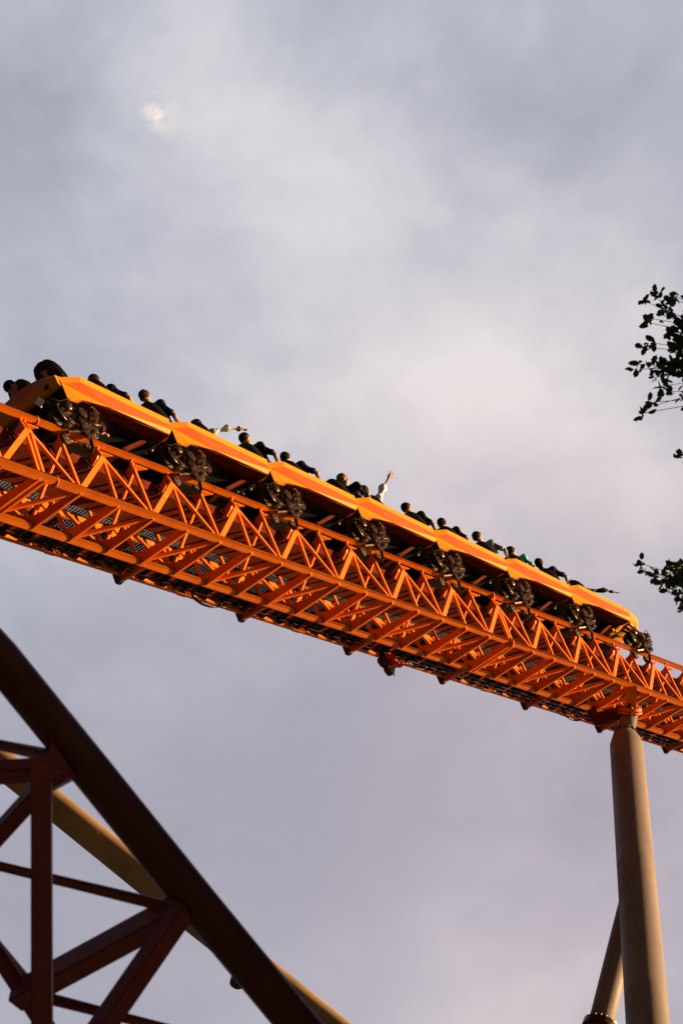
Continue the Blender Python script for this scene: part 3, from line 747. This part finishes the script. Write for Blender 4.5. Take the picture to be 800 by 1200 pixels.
    if cap:
        bm = B(); ball(bm, hc+Vector((0, 0, .035)), 1, 3, (.116, .093, .105), hr)
        for v in list(bm.verts):
            l = hr.to_3x3().inverted() @ (v.co-hc)
            if l.z < .03: v.co.z += (.03-l.z)*.98
        tube(bm, [hp(.07, 0, .045), hp(.17, 0, .035)], [.07, .045], 10); obj('cap', bm, M[cap], root, smooth=True)
    if watch:
        bm = B(); dirn = (la[1]-la[0]).normalized(); torus(bm, la[1]-dirn*.02, dirn, .034, .014, 16); obj('wristband', bm, M['black'], root, smooth=True)
    return root
rows = lambda i, k: 3.0*i + (.20, 1.62)[k]
rider('dark-haired rider in the rearmost near seat, almost hidden by its seat back', rows(0, 0)+.12, 'hair', 'cl_black', drop=.34)
rider('rider with dark hair in the second row from the rear, near forearm bare', rows(0, 1)+.25, 'hair', 'cl_black', 'out', drop=.08, turn=-.3)
rider('rider with reddish brown hair in a navy shirt, third row from the rear', rows(1, 0)+.12, 'hair_brown', 'cl_navy', drop=-.04)
rider('rider in a pale grey shirt stretching one arm forward to point', rows(1, 1)+.15, 'hair', 'cl_grey', drop=.16, lean=8, watch=True,
      larm=((.07, .35, .47), (.34, .42, .49)), lhand=(Vector((0, -1, .3)), dict(curl=.25)), sleeve=.9)
rider('dark-haired rider in a black top, elbow out, just ahead of the pointing hand', rows(2, 0)+.22, 'hair', 'cl_black', 'out', drop=-.03)
rider('short-haired rider in a black top at the front of the third car', rows(2, 1)+.22, 'hair', 'cl_black', 'out', drop=.0)
rider('grey-haired rider in a black sleeveless top looking down to one side', rows(3, 0)+.50, 'hair_grey', 'cl_black', 'out', lean=22, turn=.5, drop=-.02, sleeve=.2)
rider('rider in a white shirt with one arm raised high in the air', rows(3, 1)+.0, 'hair', 'cl_white', drop=.04, lean=6,
      armscale=1.35, larm=((.18, .20, .72), (.54, .27, 1.04)), lhand=(Vector((1, 0, -.4)), dict(curl=.10, spread=.3)), sleeve=.86)
rider('rider in a black top behind the seat back at the start of the fifth car', rows(4, 0)+.15, 'hair', 'cl_black', drop=-.0)
rider('rider in a black top low in the front row of the fifth car', rows(4, 1)+.15, 'hair', 'cl_black', drop=.03, turn=-.2)
rider('brown-haired rider in a pale blue shirt, bare elbow showing', rows(5, 0)+.22, 'hair_brown', 'cl_blue', 'out', drop=-.05)
rider('rider in a bright teal shirt', rows(5, 1)+.15, 'hair', 'cl_teal', drop=.02, lean=12)
rider('long-haired rider in a navy top with a bare arm hooked over the side', rows(6, 0)+.10, 'hair', 'cl_navy', 'out', drop=-.03, long_hair=True)
rider('front-row rider with a dark sleeve reaching one hand forward over the nose', rows(6, 1)+.05, 'hair', 'cl_black', drop=.26, sleeve=1.0,
      larm=((.20, .42, .38), (.50, .50, .36)), lhand=(Vector((0, -1, .5)), dict(curl=.2, spread=.3)))
rider('dark-haired rider on the far side of the rearmost row, at the left edge', rows(0, 0)+.0, 'hair', 'cl_black', y=-.89, drop=.34, turn=.3)

done = set()
def mirror_y(o):
    if o.type == 'MESH' and o.data.name not in done:
        done.add(o.data.name)
        for v in o.data.vertices: v.co.y = -v.co.y
        o.data.flip_normals(); o.data.update()
    for c in o.children: mirror_y(c)
for o in framed: mirror_y(o)

# ------------------------------------------------------------------ second track in the shade, near and low at left
tk = empty('shaded_track', Matrix.Translation(camp(30, 1155, 12.6)), 'dark maroon lattice track in shade crossing the lower left corner', 'coaster track')
o0 = camp(30, 1155, 12.6)
def fp(px, py, d): return camp(px, py, d) - o0
def ftube(nm, pts, r, **k):
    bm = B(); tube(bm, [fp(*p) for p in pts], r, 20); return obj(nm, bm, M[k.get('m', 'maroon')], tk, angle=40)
M['maroon_shaded'] = mat('maroon darkened for shade', (0.075, 0.016, 0.018), 0.5, var=0.18, scale=2.5, spec=0.3, bump=0.06)  # same maroon, with the pipe's shade put into the colour
ftube('main_pipe', [(-420, 300, 11.2), (-200, 555, 11.6), (0, 771, 12.0), (115, 913, 12.15), (230, 1056, 12.3), (345, 1196, 12.5), (520, 1400, 12.8), (760, 1650, 13.3)], .104, m='maroon_shaded')
def fbar(nm, p, q_, w, h, up=Vector((0, 0, 1))):
    bm = B(); a = fp(*p); b = fp(*q_); bar(bm, a, b, w, h, up)
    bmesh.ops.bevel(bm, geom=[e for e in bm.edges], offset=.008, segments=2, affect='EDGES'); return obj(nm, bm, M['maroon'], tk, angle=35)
n1 = (72, 884, 12.0); n2 = (213, 1062, 12.25); n3 = (24, 1158, 12.7)
ftube('cross_pipe', [(-170, 838, 13.2), (62, 886, 12.05)], .036)
fbar('lattice_bar', (-160, 917, 11.3), (68, 900, 11.95), .10, .085)
fbar('post', (49, 895, 11.75), (50, 1420, 11.2), .098, .098, Vector((0, 1, 0)))
fbar('diagonal_bar', (62, 908, 11.95), (-190, 1185, 12.4), .08, .09)
ftube('cross_pipe', [(-200, 967, 12.9), (212, 1066, 12.25)], .033)
fbar('diagonal_bar', (204, 1068, 12.25), (20, 1168, 12.75), .11, .14)
fbar('diagonal_bar', (212, 1070, 12.2), (60, 1290, 11.7), .10, .11)
ftube('cross_pipe', [(-130, 955, 13.2), (28, 1156, 12.8)], .06)
ftube('cross_pipe', [(30, 1163, 12.8), (420, 1263, 12.4)], .034)
ftube('lower_pipe', [(-150, 900, 13.1), (26, 1160, 12.75), (260, 1520, 12.4)], .05)
# welded gussets where bars meet the pipes
bm = B()
for P_ in ([fp(62, 868, 12.0), fp(100, 905, 12.1), fp(84, 912, 12.0), fp(60, 925, 11.95), fp(48, 905, 11.9)],):
    va = [bm.verts.new(p) for p in P_]; vb = [bm.verts.new(p+Vector((0, .06, .05))) for p in P_]
    bm.faces.new(va); bm.faces.new(vb[::-1])
    for k in range(len(P_)): bm.faces.new((va[k], vb[k], vb[(k+1) % len(P_)], va[(k+1) % len(P_)]))
bmesh.ops.recalc_face_normals(bm, faces=bm.faces)
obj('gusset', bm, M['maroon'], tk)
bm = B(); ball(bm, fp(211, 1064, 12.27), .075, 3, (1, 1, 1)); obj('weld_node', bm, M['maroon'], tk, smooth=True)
# legs that carry it, outside the picture
for k, p in enumerate(((-420, 300, 11.2), (760, 1650, 13.3))):
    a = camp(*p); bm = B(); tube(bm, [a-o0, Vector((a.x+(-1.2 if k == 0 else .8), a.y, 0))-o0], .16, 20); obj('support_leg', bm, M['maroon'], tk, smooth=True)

# ------------------------------------------------------------------ ochre tube crossing behind it
ot = [(-420, 560, 46), (-200, 745, 45), (0, 893, 44), (62, 942, 43.6), (130, 997, 43.1), (200, 1054, 42.5), (290, 1125, 41.6), (390, 1206, 40.6), (560, 1345, 39), (900, 1650, 35)]
otb = camp(*ot[-1])
otd = (otb - camp(*ot[-2])).normalized(); foot = otb + otd*(otb.z/(-otd.z)); foot.z = 0
och = empty('support_strut', Matrix.Translation(foot), 'long ochre steel tube slanting behind the shaded maroon track, lit along its upper side', 'support strut')
bm = B(); tube(bm, [camp(*p)-foot for p in ot] + [Vector((0, 0, 0))], .265, 36); obj('strut_tube', bm, M['tan2'], och, angle=50)
bm = B(); c = camp(278, 1142, 41.8)-foot
lathe(bm, c + Vector((0, 0, .05)), (.1, 0, -1), [(0, .05), (.12, .055), (.14, .13), (.24, .15), (.30, .11), (.32, .04)], 20); obj('lamp_knob', bm, M['black'], och, angle=40)
for (px, py, dd) in ((113, 976, 43.0), (240, 1084, 41.9)):
    bm = B(); c = camp(px, py, dd)-foot; v = (camp(px, py, dd)-Vector((0, 0, 1.6))).normalized()*-1
    lathe(bm, c + v*.20, v, [(0, .045), (.06, .045), (.065, .03)], 10); obj('plug', bm, M['tan2'], och, angle=40)

# ------------------------------------------------------------------ oak at right
tb = Vector((8.6, 11.8, 0))
tree = empty('oak_tree', Matrix.Translation(tb), 'dark leafy oak reaching in from the right edge', 'tree')
def tc_(v): return Vector(v)-tb
trunk_pts = [(8.6, 11.8, -.2), (8.7, 11.8, 3), (8.4, 12.0, 8), (8.9, 12.1, 14), (8.6, 12.3, 19), (8.3, 12.5, 24.5)]
bm = B(); tube(bm, [tc_(p) for p in trunk_pts], [.62, .46, .38, .30, .19, .05], 16); obj('trunk', bm, M['bark'], tree, smooth=True)
twigs = []          # (points) of leafy twigs, world space
def grow(a, b, n=9, wob=.10):
    pts = []
    for k in range(n+1):
        s_ = k/n; p = Vector(a).lerp(Vector(b), s_); p += Vector([random.uniform(-1, 1)*wob*s_ for _ in range(3)]); pts.append(p)
    return pts
bmb = B(); limbs = []
def limb(a, b, r0, r1, wob=.15, n=8):
    p = grow(a, b, n, wob); tube(bmb, [tc_(q_) for q_ in p], [r0+(r1-r0)*k/n for k in range(n+1)], 8); return p
vis = [   # limb end (picture px, py, depth) and the leafy tips round it
    ((8.5, 12.3, 20.5), (806, 395, 24.6), [(752, 352), (766, 345), (786, 345), (790, 350), (757, 368), (758, 376), (762, 398), (755, 403), (772, 368), (778, 385), (768, 420), (795, 372), (784, 405), (776, 428), (742, 432), (744, 425), (758, 425), (775, 446), (763, 470), (750, 480), (755, 468), (785, 455), (796, 430), (798, 460), (790, 420), (795, 400), (771, 452), (764, 438)]),
    ((8.5, 12.0, 18.5), (822, 520, 24.0), [(797, 528), (806, 538)]),
    ((8.6, 12.0, 15.5), (812, 672, 23.6), [(747, 658), (752, 665), (764, 668), (772, 675), (782, 662), (790, 658), (786, 680), (796, 690), (793, 706), (779, 690), (795, 670), (799, 660), (770, 672), (788, 672), (798, 680), (796, 700)]),
]
leafpts = []
for st, (px, py, dd), tips in vis:
    e_ = camp(px+5, py+3, dd); lp = limb(st, e_, .09, .018, .12)
    for (tx, ty) in tips:
        t_ = camp(tx+3, ty+4, dd+random.uniform(-.35, .35)); s_ = lp[random.randint(5, 8)]
        tw = grow(s_, t_, 6, .02); tube(bmb, [tc_(q_) for q_ in tw], [.009-.006*k/6 for k in range(7)], 5)
        for j in range(1, 7):
            dr = (tw[j]-tw[j-1]).normalized()
            for _ in range(5 if j < 4 else (7 if j < 6 else 7)):
                c = tw[j-1].lerp(tw[j], random.random()) if j < 6 else tw[j]
                c = c + Vector([random.gauss(0, .02) for _ in range(3)])
                d_ = (dr*.5 + Vector([random.gauss(0, .75) for _ in range(3)])).normalized()
                leafpts.append((c, 1.08, d_))
def in_frame(p):
    v = Vector(p)-Vector((0, 0, 1.6)); s, c = math.sin(PITCH), math.cos(PITCH)
    z = v.y*c+v.z*s; y = -v.y*s+v.z*c; x = v.x
    return z > .1 and -.02 < (x/z*2833+400) < 806 and -20 < (600-y/z*2833) < 1220
for k in range(90):
    a = trunk_pts[random.randint(2, 5)]; an = random.uniform(0, 6.283); ln = random.uniform(1.8, 4.6)*(1-.35*max(0, (a[2]-18)/7))
    b = (a[0]+math.cos(an)*ln, a[1]+math.sin(an)*ln, a[2]+random.uniform(-2.2, 2.0))
    if any(in_frame(Vector(a).lerp(Vector(b), s_)) for s_ in (.3, .5, .7, .85, 1)): continue
    lp = limb(a, b, .10, .02, .25)
    for _ in range(95):
        c = lp[random.randint(3, 8)] + Vector([random.gauss(0, .62), random.gauss(0, .62), random.gauss(0, .5)])
        for __ in range(5):
            p = c + Vector([random.gauss(0, .09) for _ in range(3)])
            if not in_frame(p): leafpts.append((p, 1.9 if p.x < 7 else 3.0, None))  # oversized unseen leaves thicken the crown so it shades the maroon track
for k in range(10):          # unseen low limbs added to shade the maroon track
    a = (8.5, 11.9, 7+k*.9); b = (7.6+random.uniform(-.8, 1.2), 5.5+random.uniform(0, 4), 6+k*1.25)
    if any(in_frame(Vector(a).lerp(Vector(b), s_)) for s_ in (.3, .6, .8, 1)): continue
    lp = limb(a, b, .12, .03, .25)
    for _ in range(560):
        c = lp[random.randint(3, 8)] + Vector([random.gauss(0, .7), random.gauss(0, .9), random.gauss(0, .7)])
        for __ in range(4):
            p = c + Vector([random.gauss(0, .1) for _ in range(3)])
            if p.x > 5 and p.z > 3 and not in_frame(p): leafpts.append((p, 3.4, None))
obj('branch', bmb, M['bark'], tree, smooth=True)
# lobed oak leaves, slightly folded
half = [(0, .0), (.010, .012), (.022, .016), (.018, .028), (.032, .038), (.022, .050), (.028, .062), (.014, .072), (0, .085)]
verts, faces = [], []
for p, sc, dr in leafpts:
    rot = Matrix.Rotation(random.uniform(0, 6.28), 3, 'Z') @ Matrix.Rotation(random.gauss(.2, .8), 3, 'X') @ Matrix.Rotation(random.gauss(0, .7), 3, 'Y')
    if dr is not None:
        rot = dr.to_track_quat('Y', 'Z').to_matrix() @ Matrix.Rotation(random.uniform(0, 6.28), 3, 'Y') @ Matrix.Diagonal((.85, 1, 1))
    s_ = sc*random.uniform(.6, 1.3); base_i = len(verts)
    P_ = [(0, 0, 0), (0, .045, 0), (0, .085, 0)]
    pr_ = half[1:-1]
    L_ = [(-x, y, .010*x/.03) for x, y in pr_]; R_ = [(x, y, .010*x/.03) for x, y in pr_]
    allp = P_ + L_ + R_
    for v in allp: verts.append((rot @ (Vector(v)*s_) + p) - tb)
    nL = len(L_); li = [base_i+3+k for k in range(nL)]; ri = [base_i+3+nL+k for k in range(nL)]
    faces.append((base_i, base_i+1, base_i+2, *li[::-1])); faces.append((base_i, *ri, base_i+2, base_i+1))
me = bpy.data.meshes.new('crown'); me.from_pydata([tuple(v) for v in verts], [], faces); me.materials.append(M['leaf'])
o = bpy.data.objects.new('crown', me); C.objects.link(o); o.parent = tree
print('leaves', len(leafpts))
